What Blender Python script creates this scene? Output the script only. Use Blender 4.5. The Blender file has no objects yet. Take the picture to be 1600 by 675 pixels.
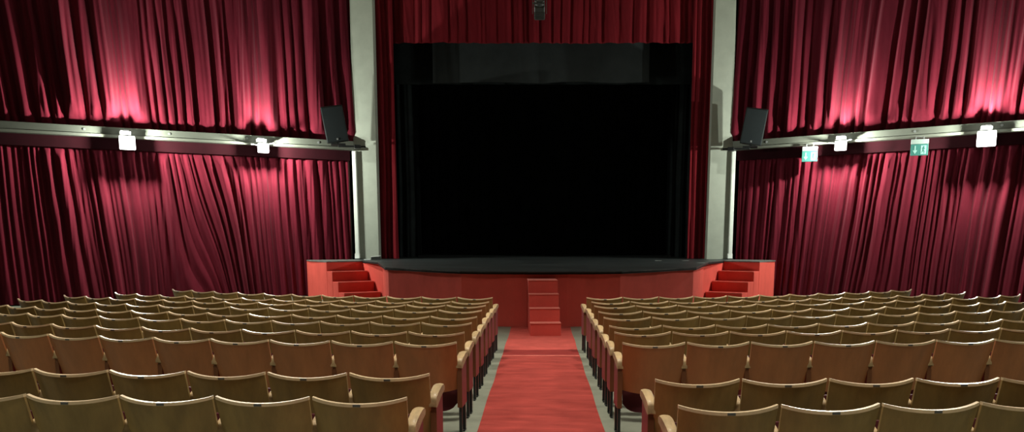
import bpy, bmesh, math, random
import numpy as np
from mathutils import Vector, Matrix

R = math.radians
scene = bpy.context.scene
col = scene.collection
rnd = random.Random(7)

# ------------------------------------------------------------------ materials
def mat(name, color, rough=0.6, spec=0.4, metal=0.0, var=0.0, vscale=4.0, stretch=(1, 1, 1), bump=0.0, bscale=60.0,
        sheen=0.0, sheen_col=None, emis=None, estr=0.0, color2=None, coat=0.0, rand=0.0, trans=0.0):
    m = bpy.data.materials.new(name); m.use_nodes = True
    nt = m.node_tree; N = nt.nodes; L = nt.links
    b = N['Principled BSDF']
    b.inputs['Base Color'].default_value = (*color, 1)
    b.inputs['Roughness'].default_value = rough
    b.inputs['Specular IOR Level'].default_value = spec
    b.inputs['Metallic'].default_value = metal
    b.inputs['Coat Weight'].default_value = coat
    b.inputs['Coat Roughness'].default_value = 0.18
    b.inputs['Transmission Weight'].default_value = trans
    if sheen:
        b.inputs['Sheen Weight'].default_value = sheen
        b.inputs['Sheen Roughness'].default_value = 0.5
        b.inputs['Sheen Tint'].default_value = (*(sheen_col or (1, 1, 1)), 1)
    if emis:
        b.inputs['Emission Color'].default_value = (*emis, 1)
        b.inputs['Emission Strength'].default_value = estr
    if var or bump or rand:
        tc = N.new('ShaderNodeTexCoord'); mp = N.new('ShaderNodeMapping')
        mp.inputs['Scale'].default_value = stretch
        L.new(tc.outputs['Object'], mp.inputs['Vector'])
    if var or rand:
        nz = N.new('ShaderNodeTexNoise'); nz.inputs['Scale'].default_value = vscale
        nz.inputs['Detail'].default_value = 6; nz.inputs['Roughness'].default_value = 0.62
        vec = mp.outputs['Vector']
        if rand:
            oi = N.new('ShaderNodeObjectInfo')
            ad = N.new('ShaderNodeVectorMath'); ad.operation = 'ADD'
            sc = N.new('ShaderNodeVectorMath'); sc.operation = 'SCALE'
            sc.inputs[0].default_value = (13.0, 7.0, 5.0)
            L.new(oi.outputs['Random'], sc.inputs['Scale'])
            L.new(mp.outputs['Vector'], ad.inputs[0]); L.new(sc.outputs['Vector'], ad.inputs[1])
            vec = ad.outputs['Vector']
        L.new(vec, nz.inputs['Vector'])
        rp = N.new('ShaderNodeValToRGB')
        c2 = color2 or tuple(min(1, c * (1 + var)) for c in color)
        c1 = tuple(c * (1 - var) for c in color)
        rp.color_ramp.elements[0].position = 0.32; rp.color_ramp.elements[0].color = (*c1, 1)
        rp.color_ramp.elements[1].position = 0.68; rp.color_ramp.elements[1].color = (*c2, 1)
        L.new(nz.outputs['Fac'], rp.inputs['Fac'])
        out = rp.outputs['Color']
        if rand:
            mr = N.new('ShaderNodeMapRange')
            mr.inputs['To Min'].default_value = 1 - rand; mr.inputs['To Max'].default_value = 1 + rand
            L.new(oi.outputs['Random'], mr.inputs['Value'])
            hs = N.new('ShaderNodeHueSaturation')
            L.new(mr.outputs['Result'], hs.inputs['Value']); L.new(out, hs.inputs['Color'])
            out = hs.outputs['Color']
        L.new(out, b.inputs['Base Color'])
    if bump:
        n2 = N.new('ShaderNodeTexNoise'); n2.inputs['Scale'].default_value = bscale; n2.inputs['Detail'].default_value = 4
        L.new(mp.outputs['Vector'], n2.inputs['Vector'])
        bp = N.new('ShaderNodeBump'); bp.inputs['Strength'].default_value = bump; bp.inputs['Distance'].default_value = 0.01
        L.new(n2.outputs['Fac'], bp.inputs['Height']); L.new(bp.outputs['Normal'], b.inputs['Normal'])
    return m

M = {}
M['velvet'] = mat('red_velvet', (0.104, 0.0075, 0.0162), 0.9, 0.08, var=0.22, vscale=1.3, stretch=(2, 2, .5), bump=.2, bscale=30, sheen=.10, sheen_col=(1, .35, .42))
M['velvet_stage'] = mat('stage_red_velvet', (0.15, 0.008, 0.013), 0.9, 0.1, var=0.2, vscale=2, stretch=(2, 2, .4), bump=.2, bscale=30, sheen=.12, sheen_col=(1, .3, .35))
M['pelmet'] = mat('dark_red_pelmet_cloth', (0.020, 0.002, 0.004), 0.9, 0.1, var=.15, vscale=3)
M['wood'] = mat('olive_varnished_plywood', (0.40, 0.265, 0.088), 0.42, 0.45, var=0.20, vscale=3.0, stretch=(3, 3, .55), bump=.06, bscale=25, rand=.10, coat=.15)
M['wood_red'] = mat('reddish_varnished_plywood', (0.44, 0.165, 0.056), 0.45, 0.4, var=0.14, vscale=3.0, stretch=(3, 3, .55), bump=.05, bscale=25, rand=.06, coat=.12)
M['edge'] = mat('pale_beech_edge', (0.80, 0.61, 0.37), 0.36, 0.5, var=0.12, vscale=8, rand=.08, coat=.3)
M['arm'] = mat('worn_beech_armrest', (0.46, 0.325, 0.165), 0.5, 0.4, var=0.28, vscale=6, stretch=(3, .8, 3), rand=.1, coat=.08)
M['panel'] = mat('crimson_painted_panel', (0.22, 0.018, 0.022), 0.45, 0.4, var=.1, vscale=4)
M['panel_edge'] = mat('brown_panel_edge', (0.22, 0.085, 0.035), 0.5, 0.3, var=.2, vscale=5, stretch=(3, 3, .5))
M['seat'] = mat('dark_maroon_seat', (0.075, 0.010, 0.016), 0.55, 0.3, var=.1, vscale=5)
M['steel'] = mat('dark_grey_steel', (0.030, 0.036, 0.036), 0.4, 0.5, metal=.3)
M['plate'] = mat('grey_number_plate', (0.17, 0.17, 0.165), 0.35, 0.5, metal=.6)
M['floor'] = mat('grey_green_lino', (0.20, 0.215, 0.165), 0.55, 0.35, var=.16, vscale=2.2, bump=.03, bscale=12)
M['carpet'] = mat('red_carpet', (0.34, 0.050, 0.040), 0.95, 0.1, var=.24, vscale=3.2, stretch=(.7, 2.2, 1), bump=.6, bscale=220, sheen=.1, sheen_col=(1, .5, .45))
M['carpet_pale'] = mat('paler_red_carpet', (0.50, 0.085, 0.068), 0.95, 0.1, var=.16, vscale=3, bump=.6, bscale=220)  # paler red for the carpet piece at the stage end
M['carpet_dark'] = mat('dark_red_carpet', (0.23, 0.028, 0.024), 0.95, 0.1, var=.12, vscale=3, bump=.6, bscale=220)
M['apron'] = mat('red_painted_board', (0.67, 0.10, 0.078), 0.75, 0.06, var=.10, vscale=2.2, stretch=(1, 1, .6), bump=.03)
M['red_edge'] = mat('pale_red_edge', (0.72, 0.20, 0.16), 0.6, 0.2)  # paler red; on the stair treads it paints the light catching them
M['stage'] = mat('scuffed_black_stage_floor', (0.018, 0.022, 0.023), 0.42, 0.35, var=.7, vscale=2.4, stretch=(.4, 3, 1), color2=(.062, .072, .072), bump=.02)
M['stage_edge'] = mat('black_stage_edge', (0.008, 0.008, 0.008), 0.6, 0.2)
M['plat_top'] = mat('grey_worn_platform_top', (0.12, 0.12, 0.11), 0.6, 0.3, var=.3, vscale=5)
M['black'] = mat('black_drape', (0.014, 0.017, 0.017), 0.95, 0.05, var=.3, vscale=2)
M['black2'] = mat('charcoal_border_cloth', (0.030, 0.034, 0.034), 0.9, 0.1, var=.12, vscale=2.5)
M['pillar'] = mat('grey_green_painted_plaster', (0.36, 0.38, 0.315), 0.7, 0.25, var=.07, vscale=3, bump=.08, bscale=8)
M['rail'] = mat('grey_painted_beam', (0.105, 0.11, 0.088), 0.55, 0.3, var=.10, vscale=2, bump=.05, bscale=9)
M['lip'] = mat('pale_beam_lip', (0.15, 0.155, 0.125), 0.5, 0.3, var=.08, vscale=3)
M['post'] = mat('white_painted_post', (0.74, 0.77, 0.70), 0.5, 0.3, var=.05, vscale=6)
M['wall'] = mat('dark_wall_paint', (0.14, 0.10, 0.09), 0.8, 0.2, var=.08, vscale=1)
M['ceil'] = mat('ceiling_paint', (0.30, 0.28, 0.25), 0.8, 0.2, var=.05, vscale=1)
M['speaker'] = mat('dark_grey_speaker_grille', (0.009, 0.013, 0.014), 0.65, 0.25, bump=.3, bscale=150)
M['black_metal'] = mat('black_metal', (0.012, 0.013, 0.013), 0.4, 0.5, metal=.2)
M['grey_metal'] = mat('grey_metal', (0.35, 0.36, 0.35), 0.35, 0.5, metal=.6)
M['galv'] = mat('dull_grey_lantern_metal', (0.09, 0.095, 0.09), 0.45, 0.5, metal=.3)
M['white'] = mat('white_enamel', (0.78, 0.80, 0.76), 0.4, 0.4)
M['tube'] = mat('glowing_lamp_glass', (1, 1, 1), 0.4, 0.3, emis=(0.94, 1.0, 0.93), estr=7.0)
M['shield'] = mat('matt_dark_shield', (0.02, 0.012, 0.013), 0.9, 0.05)
M['flap'] = mat('pale_lamp_flap', (0.80, 0.82, 0.78), 0.35, 0.5)
M['sign_green'] = mat('teal_sign_face', (0.03, 0.12, 0.10), 0.4, 0.4, emis=(0.10, 0.36, 0.28), estr=.10)
M['sign_white'] = mat('pale_sign_symbol', (0.18, 0.32, 0.28), 0.4, 0.4, emis=(0.40, 0.72, 0.62), estr=.18)
M['sign_body'] = mat('sign_housing', (0.24, 0.29, 0.26), 0.5, 0.3)
M['fill_lamp'] = mat('fill_lamp_diffuser', (1, 1, 1), 0.5, 0.3, emis=(1.0, .95, .85), estr=.6)  # weak glow for the added fill lights at the ceiling
M['mark'] = mat('pale_tape', (0.45, 0.47, 0.45), 0.6, 0.3)
M['ink'] = mat('dark_ink', (0.03, 0.015, 0.01), 0.6, 0.3)

# ------------------------------------------------------------------ mesh helpers
class MB:
    def __init__(s): s.bm = bmesh.new()
    def _add(s, verts, faces):
        vs = [s.bm.verts.new(v) for v in verts]
        for f in faces:
            try: s.bm.faces.new([vs[i] for i in f])
            except ValueError: pass
        return vs
    def box(s, x0, x1, y0, y1, z0, z1, bev=0.0, mtx=None, seg=2):
        t = bmesh.new()
        vs = [t.verts.new((x, y, z)) for z in (z0, z1) for y in (y0, y1) for x in (x0, x1)]
        for f in ((0, 2, 3, 1), (4, 5, 7, 6), (0, 1, 5, 4), (2, 6, 7, 3), (0, 4, 6, 2), (1, 3, 7, 5)):
            t.faces.new([vs[i] for i in f])
        if bev: bmesh.ops.bevel(t, geom=t.edges[:], offset=bev, segments=seg, affect='EDGES', profile=.5)
        if mtx: bmesh.ops.transform(t, matrix=mtx, verts=t.verts)
        s._merge(t); return s
    def _merge(s, t):
        me = bpy.data.meshes.new('t'); t.to_mesh(me); t.free(); s.bm.from_mesh(me); bpy.data.meshes.remove(me)
    def prism(s, pts, z0, z1, bev=0.0):          # horizontal outline pushed up
        t = bmesh.new(); n = len(pts)
        a = [t.verts.new((p[0], p[1], z0)) for p in pts]; b = [t.verts.new((p[0], p[1], z1)) for p in pts]
        t.faces.new(a[::-1]); t.faces.new(b)
        for i in range(n): t.faces.new((a[i], a[(i + 1) % n], b[(i + 1) % n], b[i]))
        bmesh.ops.recalc_face_normals(t, faces=t.faces[:])
        if bev: bmesh.ops.bevel(t, geom=t.edges[:], offset=bev, segments=2, affect='EDGES', profile=.5)
        s._merge(t); return s
    def side(s, pts, x0, x1, bev=0.0, mtx=None):  # y-z outline pushed along x
        t = bmesh.new(); n = len(pts)
        a = [t.verts.new((x0, p[0], p[1])) for p in pts]; b = [t.verts.new((x1, p[0], p[1])) for p in pts]
        t.faces.new(a); t.faces.new(b[::-1])
        for i in range(n): t.faces.new((a[i], b[i], b[(i + 1) % n], a[(i + 1) % n]))
        bmesh.ops.recalc_face_normals(t, faces=t.faces[:])
        if bev: bmesh.ops.bevel(t, geom=t.edges[:], offset=bev, segments=2, affect='EDGES', profile=.5)
        if mtx: bmesh.ops.transform(t, matrix=mtx, verts=t.verts)
        s._merge(t); return s
    def tube(s, a, b, r, r2=None, n=14, cap=True):
        a = Vector(a); b = Vector(b); r2 = r if r2 is None else r2
        q = (b - a).to_track_quat('Z', 'Y').to_matrix()
        vs = []
        for P, rr in ((a, r), (b, r2)):
            for i in range(n):
                an = 2 * math.pi * i / n
                vs.append(P + q @ Vector((rr * math.cos(an), rr * math.sin(an), 0)))
        fs = [(i, (i + 1) % n, n + (i + 1) % n, n + i) for i in range(n)]
        if cap: fs += [tuple(range(n))[::-1], tuple(range(n, 2 * n))]
        s._add(vs, fs); return s
    def grid(s, pts, closed=False):               # pts[i][j]
        ni = len(pts); nj = len(pts[0])
        vs = [p for r_ in pts for p in r_]
        fs = [(i * nj + j, i * nj + j + 1, (i + 1) * nj + j + 1, (i + 1) * nj + j) for i in range(ni - 1) for j in range(nj - 1)]
        s._add(vs, fs); return s
    def shell(s, fn, nu, nv, th):                 # closed plate following fn(u,v) -> Vector, thickness th along +y
        top = [[fn(i / nu, j / nv) for j in range(nv + 1)] for i in range(nu + 1)]
        W = nv + 1; K = (nu + 1) * W
        vs = [p for r_ in top for p in r_] + [p + Vector((0, th, 0)) for r_ in top for p in r_]
        fs = []
        for i in range(nu):
            for j in range(nv):
                a = i * W + j
                fs.append((a, a + W, a + W + 1, a + 1)); fs.append((K + a, K + a + 1, K + a + W + 1, K + a + W))
        for i in range(nu):
            a = i * W; fs.append((a, K + a, K + a + W, a + W))
            a = i * W + nv; fs.append((a, a + W, K + a + W, K + a))
        for j in range(nv):
            a = j; fs.append((a, a + 1, K + a + 1, K + a))
            a = nu * W + j; fs.append((a, K + a, K + a + 1, a + 1))
        s._add(vs, fs); bmesh.ops.recalc_face_normals(s.bm, faces=s.bm.faces[:]); return s
    def build(s, name, m, parent=None, smooth=False, loc=None, angle=35):
        me = bpy.data.meshes.new(name); s.bm.to_mesh(me); s.bm.free()
        if smooth:
            for p in me.polygons: p.use_smooth = True
            me.set_sharp_from_angle(angle=R(angle))
        me.materials.append(m)
        o = bpy.data.objects.new(name, me); col.objects.link(o)
        if parent: o.parent = parent
        if loc: o.location = loc
        return o

def tag(o, label=None, cat=None, group=None, kind=None):
    if label: o['label'] = label
    if cat: o['category'] = cat
    if group: o['group'] = group
    if kind: o['kind'] = kind
    return o
def thing(name, loc, rz, label, cat, group=None):
    o = bpy.data.objects.new(name, None); col.objects.link(o)
    o.location = loc; o.rotation_euler = (0, 0, rz); o.empty_display_size = .1
    return tag(o, label, cat, group)
def struct(o): o['kind'] = 'structure'; return o
def copy_tree(o, parent=None):
    c = o.copy(); col.objects.link(c); c.parent = parent
    for ch in list(o.children): copy_tree(ch, c)
    return c

# ------------------------------------------------------------------ the room
SZ = 1.05                                     # stage height
LA = Vector((-5.5, 23.0, 0)); LU = Vector((-0.885, -0.466, 0)).normalized(); LN = Vector((0.466, -0.885, 0)).normalized()
RA = Vector((5.66, 23.0, 0)); RU = Vector((0.821, -0.571, 0)).normalized(); RN = Vector((-0.571, -0.821, 0)).normalized()
CEIL = 9.6
def slab(P, Q, th, z0, z1, name, side):       # vertical wall from P to Q, thickened away from the room
    P = Vector(P); Q = Vector(Q); d = (Q - P).normalized(); n = Vector((-d.y, d.x, 0)) * side * th
    mb = MB(); mb.prism([(P.x, P.y), (Q.x, Q.y), (Q.x + n.x, Q.y + n.y), (P.x + n.x, P.y + n.y)], z0, z1)
    return struct(mb.build(name, M['wall']))
struct(MB().box(-17, 17, -4, 31, -.1, 0).build('floor', M['floor']))
struct(MB().box(-17, 17, -4, 31, CEIL, CEIL + .15).build('ceiling', M['ceil']))
LE = LA + LU * 11.0; RE = RA + RU * 10.5
back = -0.35                                  # wall plane behind the curtains
a = LA - LN * .35; b = LE - LN * .35
slab(a, b, .2, 0, CEIL, 'wall_left', -1)
slab(b, (b.x, -3.5, 0), .2, 0, CEIL, 'wall_left_rear', -1)
a = RA - RN * .35; b2 = RE - RN * .35
slab(a, b2, .2, 0, CEIL, 'wall_right', 1)
slab(b2, (b2.x, -3.5, 0), .2, 0, CEIL, 'wall_right_rear', 1)
slab((b.x, -3.5, 0), (b2.x, -3.5, 0), .2, 0, CEIL, 'wall_back', -1)
# stage house: header over the opening, black side walls and back wall
struct(MB().box(-5.3, 5.5, 23.75, 23.95, 8.6, CEIL).build('wall_front', M['wall']))
struct(MB().box(-5.6, 5.8, 30.6, 30.8, 0, CEIL).build('wall_stage_back', M['black']))
struct(MB().box(-5.65, -5.45, 23.75, 30.6, 0, CEIL).build('wall_stage_left', M['black']))
struct(MB().box(5.6, 5.8, 23.75, 30.6, 0, CEIL).build('wall_stage_right', M['black']))

# proscenium pillars (taper slightly upward)
def pillar(x0, x1, t0, t1, name, label):
    y0, y1 = 23.0, 23.7; mb = MB(); n = 8
    rings = []
    for k in range(n + 1):
        t = k / n; z = SZ + .001 + (CEIL - SZ) * t
        a_, b_ = x0 + (t0 - x0) * t, x1 + (t1 - x1) * t
        c_ = .012
        rings.append([(a_ + c_, y0, z), (b_ - c_, y0, z), (b_, y0 + c_, z), (b_, y1, z), (a_, y1, z), (a_, y0 + c_, z)])
    vs = [p for r_ in rings for p in r_]; fs = []
    for k in range(n):
        for i in range(6):
            fs.append((k * 6 + i, k * 6 + (i + 1) % 6, (k + 1) * 6 + (i + 1) % 6, (k + 1) * 6 + i))
    fs.append(tuple(range(6))[::-1]); fs.append(tuple(range(n * 6, n * 6 + 6)))
    mb._add(vs, fs); bmesh.ops.recalc_face_normals(mb.bm, faces=mb.bm.faces[:])
    o = mb.build(name, M['pillar']); tag(o, label, 'pillar', 'proscenium pillars'); return o
pillar(-5.49, -4.80, -5.40, -4.76, 'proscenium_pillar', 'tall grey-green plaster pillar on the left of the stage opening')
pillar(4.92, 5.62, 4.95, 5.52, 'proscenium_pillar', 'tall grey-green plaster pillar on the right of the stage opening')

# ------------------------------------------------------------------ curtains
def fold_profile(umin, umax, spacing, seed, amp, sharp=.95, jitter=.55):
    r = random.Random(seed); n = int((umax - umin) / .01) + 2
    xs = np.linspace(umin, umax, n); out = np.zeros(n); u = umin
    while u < umax:
        w = spacing * (1 + r.uniform(-jitter, jitter * 1.2)); am = amp * (w / spacing) ** .6 * r.uniform(.65, 1.15)
        sk = r.uniform(.35, .65); base = r.uniform(-.25, .15) * amp
        m_ = (xs >= u) & (xs < u + w); t = (xs[m_] - u) / w
        t2 = np.where(t < sk, t / sk * .5, .5 + (t - sk) / (1 - sk) * .5)
        pr = np.sin(np.pi * t2) ** sharp * am + base * np.sin(np.pi * t2)
        pr = pr + .12 * am * np.sin(np.pi * t2) * np.sin(t * 2 * np.pi * r.choice([1, 2, 3]) + r.uniform(0, 6))
        out[m_] = pr; u += w
    k = np.array([1, 2, 3, 2, 1.]); k /= k.sum()
    return xs, np.convolve(out, k, 'same')
def curtain_mesh(P, U, N_, length, z0, z1, spacing, amp, seed, shear=None, ds=.02, nz=26, hem=0.0, flare=.3, s0=0.0, cap=None):
    xs, pr = fold_profile(-4, length + 4, spacing, seed, amp)
    xs2, pr2 = fold_profile(-4, length + 4, spacing * .37, seed + 50, amp * .22)
    ns = int(length / ds); S = s0 + np.linspace(0, length, ns + 1); Z = np.linspace(z0, z1, nz + 1)
    r = random.Random(seed + 9); ph = [r.uniform(0, 6) for _ in range(6)]
    V = []
    for z in Z:
        t = (z - z0) / (z1 - z0)
        sh = shear(S, z1 - z) if shear else 0
        u = S + sh + .02 * np.sin(z * .7 + S * 1.2 + ph[0]) + .006 * np.sin(z * 1.7 + S * 3 + ph[1])
        d = np.interp(u, xs, pr) * (1 - flare * t * (.5 + .5 * np.sin(S * 1.1 + ph[2])))
        d = d + np.interp(u + .3 * t, xs2, pr2) * (.6 + .4 * np.sin(S * 3 + ph[3]))
        d = d + .02 * np.sin(S * .8 + ph[4] + z * .3) * amp / .1
        if cap: d = np.minimum(d, cap(z))
        zz = z + (hem * np.sin(S * 2.3 + ph[5]) * .5 if z == Z[0] else 0)
        for i in range(len(S)):
            p = P + U * float(S[i]) + N_ * float(d[i])
            V.append((p.x, p.y, float(zz if np.isscalar(zz) else zz[i])))
    W = ns + 1; F = [(j * W + i, j * W + i + 1, (j + 1) * W + i + 1, (j + 1) * W + i) for j in range(nz) for i in range(ns)]
    return V, F
def curtain(name, mname, label, *a, cat='curtain', group=None, parent=None, **k):
    V, F = curtain_mesh(*a, **k)
    me = bpy.data.meshes.new(name); me.from_pydata(V, [], F); me.update()
    for p in me.polygons: p.use_smooth = True
    me.materials.append(M[mname])
    o = bpy.data.objects.new(name, me); col.objects.link(o)
    if parent: o.parent = parent
    else: tag(o, label, cat, group)
    return o
RB, RT = 4.175, 4.43                                     # beam bottom and top
def bump(s, c, w): return np.exp(-((s - c) / w) ** 2)
# depth below the top -> shift of the folds along the wall (negative s moves towards the stage)
def sh_lu(s, dz): return dz * (.03 + .085 * np.clip((s - 5.5) / 3.0, 0, 1) * 1.0)
def sh_ll(s, dz): return dz * (.02 + .22 * bump(s, 3.6, .9) + .05 * bump(s, 6.5, 1.0))
def sh_ru(s, dz): return dz * (.03 + .05 * bump(s, 3.6, 1.1) + .06 * bump(s, 7.2, .8))
def sh_rl(s, dz): return dz * (.02 + .10 * bump(s, 3.4, 1.6) + .05 * bump(s, 6.4, 1.0))
curtain('wall_curtain', 'velvet', 'dark red velvet curtain hanging above the beam on the left wall', LA - LN * .12 - LU * .12, LU, LN, 10.35, RT - .15, CEIL - .005, .32, .22, 11, cap=lambda z: .12 + .5 * max(0, z - RT - .05), shear=sh_lu, group='wall curtains')
curtain('wall_curtain', 'velvet', 'dark red velvet curtain hanging below the beam on the left wall', LA - LN * .10 + LU * .12, LU, LN, 10.1, .03, RB - .18, .19, .12, 23, cap=lambda z: .07 + .4 * max(0, RB - .30 - z), shear=sh_ll, group='wall curtains', nz=36, ds=.016)
curtain('wall_curtain', 'velvet', 'dark red velvet curtain hanging above the beam on the right wall', RA - RN * .12 - RU * .12, RU, RN, 9.75, RT - .15, CEIL - .005, .32, .22, 37, cap=lambda z: .12 + .5 * max(0, z - RT - .05), shear=sh_ru, group='wall curtains')
curtain('wall_curtain', 'velvet', 'dark red velvet curtain hanging below the beam on the right wall', RA - RN * .10 + RU * .12, RU, RN, 9.5, .03, RB - .18, .18, .12, 48, cap=lambda z: .07 + .4 * max(0, RB - .30 - z), shear=sh_rl, group='wall curtains', nz=36, ds=.016)

def along(A, U, N_, s0, s1, n0, n1, z0, z1, bev=0):
    p = [A + U * s0 + N_ * n0, A + U * s1 + N_ * n0, A + U * s1 + N_ * n1, A + U * s0 + N_ * n1]
    return MB().prism([(q.x, q.y) for q in p], z0, z1, bev)
for A, U, N_, ln, sd in ((LA, LU, LN, 10.6, 'left'), (RA, RU, RN, 10.1, 'right')):
    t = tag(along(A, U, N_, .0, ln, .02, .24, RB + .07, RT, .012).build('wall_beam', M['rail']),
            'long grey painted beam running along the %s wall between two curtains' % sd, 'beam', 'wall beams')
    along(A, U, N_, .0, ln, .02, .28, RB, RB + .07, .008).build('lower_lip', M['lip'], t)['label'] = 'paler projecting lip under the beam'
    mb = MB()
    for k in range(int(ln / 1.9)):
        q = A + U * (1.0 + 1.9 * k) + N_ * .24
        mb.tube(q + Vector((0, 0, RT - .09)), q + N_ * .012 + Vector((0, 0, RT - .09)), .03)
    mb.build('bolt', M['grey_metal'], t)
    # flat dark pelmet under the beam
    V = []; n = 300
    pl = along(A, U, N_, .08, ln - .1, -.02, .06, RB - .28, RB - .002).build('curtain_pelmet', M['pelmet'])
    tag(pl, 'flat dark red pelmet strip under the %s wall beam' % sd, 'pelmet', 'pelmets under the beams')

# white posts beside the pillars
for x, sd in ((-5.42, 'left'), (5.60, 'right')):
    t = thing('wall_post', (x, 22.93, SZ), 0, 'narrow white post standing against the %s stage pillar' % sd, 'post', 'white posts by the pillars')
    MB().box(-.055, .055, -.055, .055, .02, RB - SZ - .01, .012).build('post_shaft', M['post'], t)
    MB().box(-.08, .09, -.075, .06, 0, .02, .004).build('base_plate', M['black_metal'], t)
    MB().side([(-.07, .02), (.055, .02), (.055, .17), (-.05, .17)], -.075, .065, .01).build('foot', M['post'], t)

# ------------------------------------------------------------------ stage
C1 = Vector((-3.28, 16.6)); V1 = Vector((-2.5, 15.35)); V2 = Vector((-1.52, 14.75)); V3 = Vector((-.5, 14.53))
D = Vector((.574, -.819)); Q = Vector((.819, .574))
P0 = Vector((-5.77, 20.8)); P1 = P0 + Q * 1.02; A0 = P0 - D * 1.25
def mir(v): return Vector((-v.x, v.y))
TREAD, NR = .41, 4
Qf = P1 + D * TREAD * 3.35                     # where the apron side leaves the side stairs
SB = .12                                       # right side sits slightly wider
def mr(v): return Vector((-v.x + SB, v.y))
left = [Vector((-5.45, 23.74)), Vector((-5.45, 23.0)), Vector((-6.75, 22.3)), A0, P0, P1, Qf, C1, V2, V3]
right = [mr(v) if v.x < -3.4 else mir(v) for v in left]
right[0] = Vector((5.6, 23.74)); right[1] = Vector((5.6, 23.0)); right[2] = Vector((6.62, 22.25))
# the red body under the floor
body = left + right[::-1]
stage = thing('stage', (0, 19, 0), 0, 'raised theatre stage with bowed red front and scuffed black floor', 'stage')
def rel(mb, name, m, **k): o = mb.build(name, m, stage, **k); o.location = (0, -19, 0); return o
inner = [v for v in body]
rel(MB().prism([(v.x, v.y) for v in body], 0, SZ - .03), 'apron', M['apron'])['label'] = 'bowed red painted front'
# floor boards, front overhang
def off(v, d): return Vector((v.x, v.y - d))
ov = [Vector((-5.45, 30.55)), Vector((-5.45, 23.0))] + [Vector((-4.75, 21.9)), Vector((-4.2, 20.6)), C1 + Vector((-.06, -.03))]
front = []
ctrl = [C1 + Vector((-.06, -.04)), Vector((-2.85, 16.05)), Vector((-2.4, 15.53)), Vector((-1.95, 15.06)), V2 + Vector((-.02, -.08)), Vector((-1.0, 14.53)), V3 + Vector((0, -.08)), Vector((0, 14.43))]
front = ctrl + [mir(v) for v in ctrl[:-1]][::-1]
fl = [Vector((-5.44, 30.58)), Vector((-5.44, 23.0)), Vector((-5.0, 21.5)), Vector((-4.25, 20.15))] + front + [Vector((4.37, 20.15)), Vector((5.12, 21.5)), Vector((5.6, 23.0)), Vector((5.59, 30.58))]
rel(MB().prism([(v.x, v.y) for v in fl], SZ - .022, SZ), 'stage_floor', M['stage'])
fe = [v + (Vector((0, .03)) if abs(v.x) < 3 else Vector((0, 0))) for v in fl]
rel(MB().prism([(v.x, v.y) for v in fe], SZ - .055, SZ - .023), 'floor_edge', M['stage_edge'])['label'] = 'thin black edge band'
for S_ in (0, 1):
    f_ = (lambda v: v) if S_ == 0 else mr
    pl = [f_(Vector((-5.0, 21.5))), f_(Vector((-5.3, 23.0))), (Vector((-6.75, 22.28)) if S_ == 0 else Vector((6.62, 22.23))), f_(A0 - D * .0 - Q * .02), f_(P0 + D * .02), f_(P1 + D * .02)]
    rel(MB().prism([(v.x, v.y) for v in pl], SZ - .029, SZ - .002), 'platform_top', M['plat_top'])['label'] = 'grey worn top of the side platform'
    t = thing('side_stairs', (0, 0, 0), 0, 'red painted wooden steps leading up to the %s end of the stage' % ('left', 'right')[S_], 'stairs', 'side stairs of the stage')
    for k in range(1, NR):
        h = SZ - .262 * k
        a_ = P0 + D * (TREAD * (k - 1) + .012); b_ = P0 + D * (TREAD * k); w = Q * 1.0
        pts = [f_(a_), f_(b_), f_(b_ + w), f_(a_ + w)]
        so = MB().prism([(v.x, v.y) for v in pts], 0, h, .004).build('step', M['apron'], t)
        b1 = b_ + D * .012
        pts = [f_(b1 - D * .03), f_(b1), f_(b1 + w), f_(b1 - D * .03 + w)]
        MB().prism([(v.x, v.y) for v in pts], h - .02, h + .006, .004).build('step_nosing', M['red_edge'], so)  # lighter nosing colour paints the light on each tread

# front stairs
t = thing('front_stairs', (.045, 13.75, 0), R(3.5), 'small red painted staircase against the middle of the stage front', 'stairs')
NRW = .262
for k in range(4):
    h = .926 * (4 - k) / 4.0; y1 = .98 - .0 * k; yb = .14 - k * .26 + .0
    so = MB().box(-NRW, NRW, -.66 + (3 - k) * .245 + .002, (-.66 + (4 - k) * .245 if k else .62), 0, h - .018, .003).build('step', M['apron'], t)
    MB().box(-NRW - .004, NRW + .004, -.668 + (3 - k) * .245, (-.66 + (4 - k) * .245 if k else .62), h - .017, h, .004).build('tread', M['red_edge'], so)['label'] = 'tread painted paler for the light on it'

# proscenium cloths
def flatcurtain(name, m, label, x0, x1, y, z0, z1, sp, amp, seed, group=None, cat='curtain', **k):
    return curtain(name, m, label, Vector((x0, y, 0)), Vector((1, 0, 0)), Vector((0, -1, 0)), x1 - x0, z0, z1, sp, amp, seed, group=group, cat=cat, **k)
flatcurtain('stage_curtain', 'velvet_stage', 'narrow red drape hanging at the left side of the stage opening', -4.93, -4.27, 23.35, SZ + .01, CEIL - .005, .17, .09, 5, 'red stage curtains', ds=.012)
flatcurtain('stage_curtain', 'velvet_stage', 'narrow red drape hanging at the right side of the stage opening', 4.40, 5.03, 23.35, SZ + .01, CEIL - .005, .15, .09, 6, 'red stage curtains', ds=.012)
flatcurtain('stage_valance', 'velvet_stage', 'wide red pleated valance across the top of the stage opening', -4.4, 4.6, 23.62, 7.30, CEIL - .005, .30, .10, 8, None, 'valance', ds=.02, nz=16, hem=.01)
flatcurtain('stage_border', 'black', 'black border drape hanging behind the red valance', -4.9, 5.0, 24.6, 6.33, CEIL - .005, .9, .05, 9, None, 'drape', nz=16, ds=.04)
flatcurtain('border_cloth', 'black2', 'wrinkled charcoal cloth hung across the top of the dark opening', -3.28, 3.28, 24.35, 6.34, CEIL - .005, 1.3, .06, 15, None, 'drape', nz=18, ds=.03, hem=.04, flare=.6)
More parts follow.
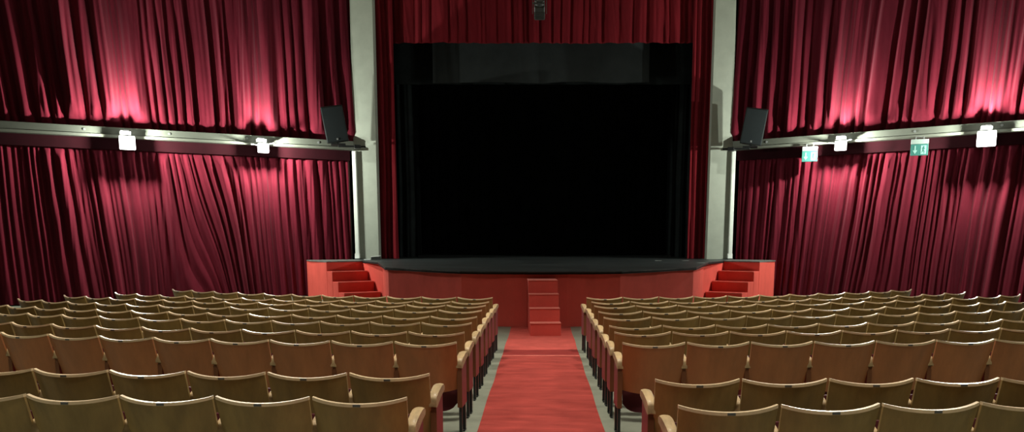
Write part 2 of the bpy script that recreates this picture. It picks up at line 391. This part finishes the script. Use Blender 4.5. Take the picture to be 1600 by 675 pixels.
flatcurtain('stage_backdrop', 'black', 'large black backdrop curtain closing the rear of the stage', -5.3, 5.4, 30.3, SZ + .01, CEIL - .005, .30, .10, 10, None, 'backdrop', nz=10, ds=.03)
flatcurtain('wing_drape', 'black', 'black wing drape just inside the left red stage curtain', -5.0, -4.02, 25.4, SZ + .01, CEIL - .005, .25, .08, 12, 'black wing drapes', nz=10)
flatcurtain('wing_drape', 'black', 'black wing drape just inside the right red stage curtain', 4.25, 5.2, 25.4, SZ + .01, CEIL - .005, .25, .08, 13, 'black wing drapes', nz=10)
flatcurtain('wing_drape', 'black', 'black wing drape deeper on the stage at left', -5.2, -4.3, 28, SZ + .01, CEIL - .005, .25, .08, 14, 'black wing drapes', nz=10)
flatcurtain('wing_drape', 'black', 'black wing drape deeper on the stage at right', 4.5, 5.4, 28, SZ + .01, CEIL - .005, .25, .08, 16, 'black wing drapes', nz=10)

# small things left on the stage
t = thing('cable_box', (-4.72, 22.2, SZ), R(6), 'small white box with an open lid lying beside the left pillar foot', 'box')
MB().box(-.14, .12, -.1, .1, 0, .09, .008).build('box_body', M['galv'], t)
MB().box(-.13, .14, -.11, .11, .092, .108, .004, mtx=Matrix.Rotation(R(-6), 4, 'Y')).build('lid', M['white'], t)
MB().box(-.34, -.15, -.08, .06, 0, .02, .004).build('flap', M['white'], t)
for x, y, lb in ((3.25, 21.4, 'short pale tape mark on the black stage floor, nearer the middle'), (4.0, 21.4, 'short pale tape mark on the black stage floor by the right drape'), (4.02, 19.4, 'pale flat disc lying on the stage floor front right')):
    o = MB().box(-.09, .09, -.06, .06, 0, .006, .002).build('floor_mark', M['mark'], loc=(x, y, SZ)); tag(o, lb, 'tape', 'marks on the stage floor')

# ------------------------------------------------------------------ carpet runner
def runner(y0, y1, label, wave):
    mb = MB(); n = 60; pts = []
    for i in range(n + 1):
        y = y0 + (y1 - y0) * i / n
        z = .010 + (wave == 1) * 0 * (math.exp(-((y - 10.95) / .12) ** 2) * .02)
        row = []
        for j in range(9):
            x = -.555 + 1.11 * j / 8
            row.append(Vector((x + (.004 * math.sin(y * 3 + j)), y, z + .002 * math.sin(y * 5 + x * 4))))
        pts.append(row)
    top = mb.grid(pts)
    edge = [(r_[0], Vector((r_[0].x - .002, r_[0].y, .001))) for r_ in pts]
    mb.grid([[a_, b_] for a_, b_ in edge]); mb.grid([[Vector((r_[-1].x + .002, r_[-1].y, .001)), r_[-1]] for r_ in pts])
    mb.grid([[p, Vector((p.x, p.y, .001))] for p in pts[0]])
    bmesh.ops.recalc_face_normals(mb.bm, faces=mb.bm.faces[:])
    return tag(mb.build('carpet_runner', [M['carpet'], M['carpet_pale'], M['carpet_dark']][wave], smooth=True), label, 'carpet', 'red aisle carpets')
runner(10.875, 11.415, 'narrow darker red band of carpet across the aisle before the stage stairs', 2)  # darker red stretch of the aisle carpet
tag(MB().box(-.555, .555, 10.84, 10.872, 0, .014, .004).build('edge_strip', M['red_edge']), 'thin pale metal edging bar across the aisle carpet', 'edging strip')
runner(-1.5, 10.835, 'long red carpet runner down the centre aisle between the seats', 0)
runner(11.42, 14.45, 'shorter red carpet piece under the stairs at the stage end of the aisle', 1)

# ------------------------------------------------------------------ theatre seats
BW = .2575
def back_pt(u, v, zlo=.405, zhi=.80):
    w = (BW - .008 * (1 - v)); x = (2 * u - 1) * w; q = (2 * u - 1) ** 2
    z = zlo + (zhi - zlo) * v
    z += (-.020 + .020 * q + .006 * q * q) * v ** 2 + (-.030 + .03 * q) * (1 - v) ** 3
    y = -.11 * v + .062 * q - .062
    return Vector((x, y, z))
def make_seat(red, both=True):
    root = thing('theatre_seat', (0, 0, 0), 0, 'x', 'seat')
    wm = M['wood_red'] if red else M['wood']
    bk = MB().shell(back_pt, 14, 6, .016).build('backrest', wm, root, smooth=True)
    def ed(u, v):
        p = back_pt(u, 1.0); return Vector((p.x, p.y - .004, p.z + .0005 + .017 * v))
    MB().shell(ed, 14, 1, .024).build('top_edge', M['edge'], bk, smooth=True)['label'] = 'pale wooden top edge'
    mb = MB(); p = back_pt(.5, 1.0)
    mb.box(-.021, .021, p.y - .0065, p.y + .012, p.z + .002, p.z + .0165, .002)
    mb.build('number_plate', M['plate'], bk)
    def st(u, v):                                # tipped-up seat, rounded lower corners
        x = (2 * u - 1); xx = x * .225; lo = .195 + .07 * abs(x) ** 5
        z = lo + (.66 - lo) * v
        return Vector((xx, .075 + .10 * v - .03 * (1 - x * x) * (1 - v), z))
    MB().shell(st, 14, 6, .022).build('seat', M['seat'], root, smooth=True)
    def pivot_bar():
        mb = MB(); mb.tube((-.25, .09, .40), (.25, .09, .40), .012, n=8); return mb
    pivot_bar().build('seat_hinge', M['steel'], root)
    return root
def stand(root, sx):
    prof = [(-.062, .592), (-.060, .640), (-.045, .660), (.0, .675), (.07, .690), (.14, .698), (.21, .694), (.245, .675), (.235, .650), (.14, .640), (.04, .615), (-.04, .588)]
    def arm():
        t = bmesh.new(); mb = MB(); n = len(prof)
        K = 6; rings = []
        for k in range(K + 1):
            xx = -1 + 2 * k / K
            sag = .006 * (1 - xx * xx)
            rings.append([(sx * .2675 + xx * (.024 + .006 * math.sin(max(0, p[0] + .07) * 7)), p[0], p[1] + sag * (1 if i < 8 else -.3)) for i, p in enumerate(prof)])
        vs = [v for r_ in rings for v in r_]
        fs = [(k * n + i, k * n + (i + 1) % n, (k + 1) * n + (i + 1) % n, (k + 1) * n + i) for k in range(K) for i in range(n)]
        fs += [tuple(range(n))[::-1], tuple(range(K * n, K * n + n))]
        mb._add(vs, fs); bmesh.ops.recalc_face_normals(mb.bm, faces=mb.bm.faces[:]); t.free(); return mb
    ar = arm().build('armrest', M['arm'], root, smooth=True, angle=50)
    x = sx * .2675
    pn = MB().side([(-.04, .25), (.205, .25), (.205, .642), (.14, .640), (.04, .616), (-.04, .592)], x - .020, x + .020, .004).build('side_panel', M['panel'], root)
    MB().box(x - .0205, x + .0205, -.046, -.038, .255, .588, .002).build('panel_edge', M['panel_edge'], pn)['label'] = 'brown wooden rear edge'
    for y in (-.005, .18):
        lg = MB().box(x - .013, x + .013, y - .016, y + .016, .012, .252, .003).box(x - .011, x + .011, y - .045, y + .045, .0, .012, .002).build('leg', M['steel'], root)
def full_seat(red, sides):
    r_ = make_seat(red)
    for s_ in sides: stand(r_, s_)
    return r_
proto = {}
for red in (0, 1):
    for key, sides in (('L', (-1,)), ('R', (1,)), ('B', (-1, 1))): proto[(red, key)] = full_seat(red, sides)
used = set()
ORD = ['first', 'second', 'third', 'fourth', 'fifth', 'sixth', 'seventh', 'eighth', 'ninth', 'tenth', 'eleventh', 'twelfth', 'thirteenth', 'fourteenth', 'fifteenth']
rows = {   # inner edge X, Y, radius of the arc, seats, pitch
    'left': [(.690, 11.14, 11.4, 11, .535), (.691, 10.38, 13.6, 12, .529), (.697, 9.82, 15.4, 13, .523), (.695, 9.14, 16.4, 13, .540), (.690, 8.38, 16.6, 14, .532),
             (.693, 7.75, 17.2, 13, .532), (.690, 6.97, 17.6, 12, .535), (.686, 6.29, 18.3, 11, .5375), (.696, 4.79, 29, 8, .53), (.712, 4.05, 44, 7, .53)],
    'right': [(.655, 11.14, 11.6, 11, .540), (.678, 10.38, 12.9, 12, .540), (.671, 9.76, 14.2, 13, .545), (.666, 8.98, 14.4, 14, .535), (.674, 8.31, 17.2, 13, .535),
              (.663, 7.49, 19.7, 12, .535), (.666, 6.97, 30, 11, .535), (.664, 6.25, 32, 10, .535), (.685, 4.59, 78, 7, .535), (.696, 3.85, 30, 6, .535)]}
nseat = 0
for side, rs in rows.items():
    sg = -1 if side == 'left' else 1
    for ri, (X0, Y0, Rr, n, pitch) in enumerate(rs):
        a0 = math.asin(X0 / Rr); Yc = Y0 + Rr * math.cos(a0)
        Rb = Rr
        for i in range(n):
            an = a0 + (i + .5) * pitch / Rb
            # the measured line is the top corners; the seat origin sits a little nearer the stage
            Ro = Rr - .11
            x = sg * Ro * math.sin(an); y = Yc - Ro * math.cos(an)
            red = 1 if ri == 7 else 0
            if i == 0: key = 'B'
            else: key = 'L' if sg < 0 else 'R'
            p = proto[(red, key)]
            if (red, key) in used: o = copy_tree(p)
            else: o = p; used.add((red, key))
            o.location = (x, y, 0)
            o.rotation_euler = (0, 0, sg * an + R(rnd.uniform(-.5, .5)))
            o.scale = (pitch / .535, 1, 1)
            c = 'reddish-brown' if red else 'olive-brown'
            row = ['front row', 'second row', 'third row', 'fourth row', 'fifth row', 'sixth row', 'seventh row', 'eighth row', 'row behind cross aisle', 'rearmost row'][ri]
            place = 'centre-aisle seat' if i == 0 else '%s from centre aisle' % ORD[i]
            o['label'] = '%s wooden theatre seat in the %s block, %s, %s' % (c, side, row, place)
            o['group'] = 'theatre seats in the %s block, %s' % (side, row)
            nseat += 1
            if red and side == 'right' and i == 0:
                bk = [c_ for c_ in o.children if c_.name.startswith('backrest')][0]
                mb = MB()
                for dx in (-.012, .010): mb.box(-.13 + dx, -.13 + dx + .008, -.128, -.1265, .725, .762)
                mb.build('row_mark', M['ink'], bk)['label'] = 'two small dark strokes'
print('seats', nseat, 'unused', set(proto) - used)
for k, p in proto.items():
    if k not in used:
        for c_ in list(p.children_recursive): bpy.data.objects.remove(c_)
        bpy.data.objects.remove(p)

# ------------------------------------------------------------------ loudspeakers
def speaker(x, y, z, rz, roll, label, sx):
    t = thing('loudspeaker', (x, y, z), rz, label, 'speaker', 'loudspeakers by the pillars')
    m = Matrix.Rotation(roll, 4, 'Y') @ Matrix.Rotation(R(6), 4, 'X')
    w, h, d = .30, .98, .46
    mb = MB(); tb = bmesh.new()
    pts = [(-w, 0), (w, 0), (w * .62, d), (-w * .62, d)]
    q = MB(); q.prism(pts, 0, h, .02); bmesh.ops.transform(q.bm, matrix=m, verts=q.bm.verts)
    q.build('cabinet', M['black_metal'], t, smooth=True)
    g = MB(); g.box(-w + .02, w - .02, -.018, -.001, .03, h - .03, .008, mtx=m); g.build('grille', M['speaker'], t)
    b_ = MB(); b_.box(-.022, .022, -.024, -.018, .07, .12, .003, mtx=m); b_.build('badge', M['grey_metal'], t)
    br = MB(); br.box(-.2, .2, .02, .42, -.05, -.015, .006)
    br.box(min(0, sx * .75), max(0, sx * .75), .16, .24, -.10, -.05, .006)
    br.box(sx * .52 - .09, sx * .52 + .09, .05, .35, -.135, -.035, .01)
    br.build('bracket', M['black_metal'], t)
    br = MB(); br.tube((0, .2, -.015), (0, .2, .03), .04); br.build('swivel', M['galv'], t)
speaker(-5.62, 21.95, 4.29, R(14), R(-9), 'black loudspeaker tilted on a bracket beside the left stage pillar', 1)
speaker(5.80, 21.9, 4.22, R(-14), R(9), 'black loudspeaker tilted on a bracket beside the right stage pillar', -1)

# ------------------------------------------------------------------ wall floodlights
def flood(A, U, N_, s, label, hw=.18, dn_=.177, up=1.0, dn=1.0):
    P = A + U * s; ang = math.atan2(N_.y, N_.x) + math.pi / 2     # local -y looks into the room
    t = thing('wall_floodlight', (P.x, P.y, RB), ang, label, 'lamp', 'floodlights on the wall beams')
    MB().box(-.03, .03, -.38, -.24, .12, .15, .005).box(-.06, .06, -.262, -.242, .06, .21, .004).build('bracket_arm', M['grey_metal'], t)
    MB().box(-.16, .10, -.42, -.28, .07, .082, .003).box(-.16, .10, -.295, -.285, .082, .15, .003).build('upper_housing', M['white'], t)
    MB().box(-.15, .09, -.40, -.30, .083, .158, .02, mtx=Matrix.Rotation(R(4), 4, 'Y')).build('upper_glass', M['tube'], t)
    lo_ = -.10 - dn_
    MB().box(-hw, hw, -.50, -.37, lo_, .03, .022, seg=3).build('lower_glass', M['tube'], t, smooth=True)
    MB().box(-hw, hw, -.365, -.35, lo_, .03, .006).box(-.03, .03, -.36, -.335, .02, .13, .004).build('rear_housing', M['shield'], t)
    f = MB()
    f.box(-hw - .17, -hw, -.50, -.40, -.045, -.035, .002, mtx=Matrix.Rotation(R(6), 4, 'Y')); f.box(hw, hw + .13, -.50, -.40, -.02, -.010, .002, mtx=Matrix.Rotation(R(-14), 4, 'Y'))
    if hw < .17: f.build('side_flap', M['flap'], t)
    else: f.bm.free()
    W = Vector((P.x, P.y, 0)) + N_ * .60 - U * .03 * (1 if N_.x > 0 else -.3)
    ld = bpy.data.lights.new('floodlight_glow', 'POINT'); ld.energy = 780 * dn; ld.color = (.93, 1.0, .90); ld.shadow_soft_size = .03
    lo = bpy.data.objects.new('floodlight_glow', ld); col.objects.link(lo); lo.location = (W.x, W.y, RB - .10)
    W = Vector((P.x, P.y, 0)) + N_ * .45
    ld = bpy.data.lights.new('floodlight_upbeam', 'SPOT'); ld.energy = 560 * up; ld.color = (.95, 1.0, .92); ld.shadow_soft_size = .05
    ld.spot_size = R(80); ld.spot_blend = 1.0
    lo = bpy.data.objects.new('floodlight_upbeam', ld); col.objects.link(lo); lo.location = (W.x, W.y, RB + .24)
    dr = Vector((-N_.x * .32, -N_.y * .32, 1.0)); lo.rotation_euler = dr.to_track_quat('-Z', 'Y').to_euler()
flood(LA, LU, LN, 5.78, 'glowing floodlight on the left beam, farther from the stage', .18, .20, 1.0, 1.0)
flood(LA, LU, LN, 2.52, 'glowing floodlight on the left beam, nearer the stage pillar', .14, .115, .75, .8)
flood(RA, RU, RN, 3.06, 'glowing floodlight on the right beam, between the two exit signs', .14, .115, .75, .8)
flood(RA, RU, RN, 6.42, 'glowing floodlight on the right beam, farthest from the stage', .20, .23, 1.0, 1.0)

# ------------------------------------------------------------------ exit signs
def exit_sign(s, label):
    P = RA + RU * s + RN * .34
    t = thing('exit_sign', (P.x, P.y, RB - .05), R(-22), label, 'sign', 'exit signs on the right beam')
    MB().box(-.20, .20, -.04, .04, -.12, .0, .01).build('housing', M['sign_body'], t)
    MB().box(-.10, -.08, -.02, .02, -.002, .06).box(.08, .10, -.02, .02, -.002, .06).box(-.11, .11, -.01, .26, .055, .065).build('hanger', M['grey_metal'], t)
    fc = MB().box(-.20, .20, -.022, .022, -.40, -.122, .005).build('sign_face', M['sign_green'], t)
    y = -.026
    a = MB(); a.box(-.115, -.085, y, y + .003, -.27, -.16)
    a._add([(-.155, y, -.27), (-.045, y, -.27), (-.10, y, -.36)], [(0, 1, 2)]); a._add([(-.155, y + .003, -.27), (-.045, y + .003, -.27), (-.10, y + .003, -.36)], [(2, 1, 0)])
    a.build('arrow_symbol', M['sign_white'], fc)
    d = MB(); d.box(.03, .155, y, y + .003, -.365, -.155); d.build('doorway_symbol', M['sign_white'], fc)
    m_ = MB(); y2 = y - .004
    m_.tube((.098, y2, -.185), (.098, y2 + .003, -.185), .015)
    def limb(x0, z0, x1, z1, w):
        v = Vector((x1 - x0, 0, z1 - z0)).normalized(); n = Vector((-v.z, 0, v.x)) * w
        A_ = Vector((x0, y2, z0)); B_ = Vector((x1, y2, z1)); m_._add([A_ + n, A_ - n, B_ - n, B_ + n], [(0, 1, 2, 3)])
    limb(.095, -.20, .085, -.275, .014); limb(.09, -.21, .055, -.235, .006); limb(.095, -.21, .13, -.245, .006)
    limb(.085, -.27, .115, -.305, .008); limb(.115, -.30, .105, -.35, .007); limb(.083, -.27, .070, -.31, .008); limb(.072, -.305, .045, -.33, .006)
    m_.build('running_figure_symbol', M['sign_green'], fc)
exit_sign(2.24, 'green exit sign hanging from the right beam, nearer the stage')
exit_sign(4.95, 'green exit sign hanging from the right beam between two floodlights')

# ------------------------------------------------------------------ hanging stage lantern
t = thing('stage_lantern', (-.03, 19.0, 6.75), 0, 'dark stage spotlight hanging on a pipe above the stage front', 'lamp')
MB().tube((0, 0, .72), (0, 0, CEIL - 6.75), .025).tube((.09, 0, .60), (.09, 0, CEIL - 6.75), .012).build('hanging_pipe', M['grey_metal'], t)
mb = MB(); mb.box(-.17, .17, -.02, .02, .42, .46, .004); mb.box(-.17, -.155, -.02, .02, .12, .44); mb.box(.155, .17, -.02, .02, .12, .44); mb.box(-.05, .05, -.04, .04, .46, .72, .008)
mb.build('yoke', M['grey_metal'], t)
rot = Matrix.Translation((0, 0, .22)) @ Matrix.Rotation(R(-38), 4, 'X')
mb = MB(); mb.box(-.125, .125, -.14, .22, -.12, .14, .03, mtx=rot, seg=3)
for k in range(5): mb.box(-.13, .13, .0 + k * .04, .012 + k * .04, -.125, .148, .002, mtx=rot)
mb.build('lantern_body', M['galv'], t)
mb = MB(); mb.tube(rot @ Vector((0, -.26, 0)), rot @ Vector((0, -.13, 0)), .12, .11, n=24); mb.build('lens_tube', M['galv'], t, smooth=True)
mb = MB(); mb.tube(rot @ Vector((0, -.266, 0)), rot @ Vector((0, -.258, 0)), .10, n=24); mb.build('lens', M['plate'], t)
mb = MB(); mb.box(-.15, -.03, -.28, -.27, -.2, -.13, .002, mtx=rot); mb.box(.02, .12, -.28, -.27, -.19, -.13, .002, mtx=rot); mb.build('barn_door', M['galv'], t)

# ------------------------------------------------------------------ unseen fill lights, added at the ceiling to brighten the seats
for (x, y, e, sp) in ((-5.5, 1.5, .5, 95), (0, 1.5, .45, 95), (5.5, 1.5, .5, 95), (-6.5, 7.5, .9, 95), (0, 7.5, .9, 90), (6.5, 7.5, .9, 95), (-3.0, 10.8, .36, 48), (3.0, 10.8, .36, 48)):
    t = thing('ceiling_fill_light', (x, y, CEIL), 0, 'unseen round white fill light added above the seats', 'ceiling light', 'added ceiling fill lights')
    MB().tube((0, 0, -.10), (0, 0, 0), .50, .46, n=32).build('lamp_housing', M['white'], t, smooth=True)
    MB().tube((0, 0, -.125), (0, 0, -.101), .42, .46, n=32).build('diffuser', M['fill_lamp'], t, smooth=True)
    ld = bpy.data.lights.new('ceiling_fill_glow', 'AREA'); ld.shape = 'DISK'; ld.size = .9; ld.energy = 190 * e; ld.spread = R(sp); ld.color = (1.0, .93, .80)
    lo = bpy.data.objects.new('ceiling_fill_glow', ld); col.objects.link(lo); lo.location = (x, y, CEIL - .14)

w = bpy.data.worlds.new('world'); scene.world = w; w.use_nodes = True
w.node_tree.nodes['Background'].inputs['Color'].default_value = (.5, .5, .5, 1)
w.node_tree.nodes['Background'].inputs['Strength'].default_value = 0.0

# ------------------------------------------------------------------ camera
cd = bpy.data.cameras.new('camera'); cam = bpy.data.objects.new('camera', cd); col.objects.link(cam)
cd.sensor_width = 36; cd.sensor_fit = 'HORIZONTAL'; cd.lens = 27.0
cd.shift_x = -45 / 1600; cd.shift_y = 217.5 / 1600; cd.clip_start = .05; cd.clip_end = 200
cam.location = (0, 0, 1.67); cam.rotation_euler = (R(90) - math.atan(183 / 1200), 0, 0)
scene.camera = cam
vs = scene.view_settings
vs.view_transform = 'Standard'; vs.look = 'None'; vs.gamma = 1; vs.use_curve_mapping = False; vs.exposure = 0.0
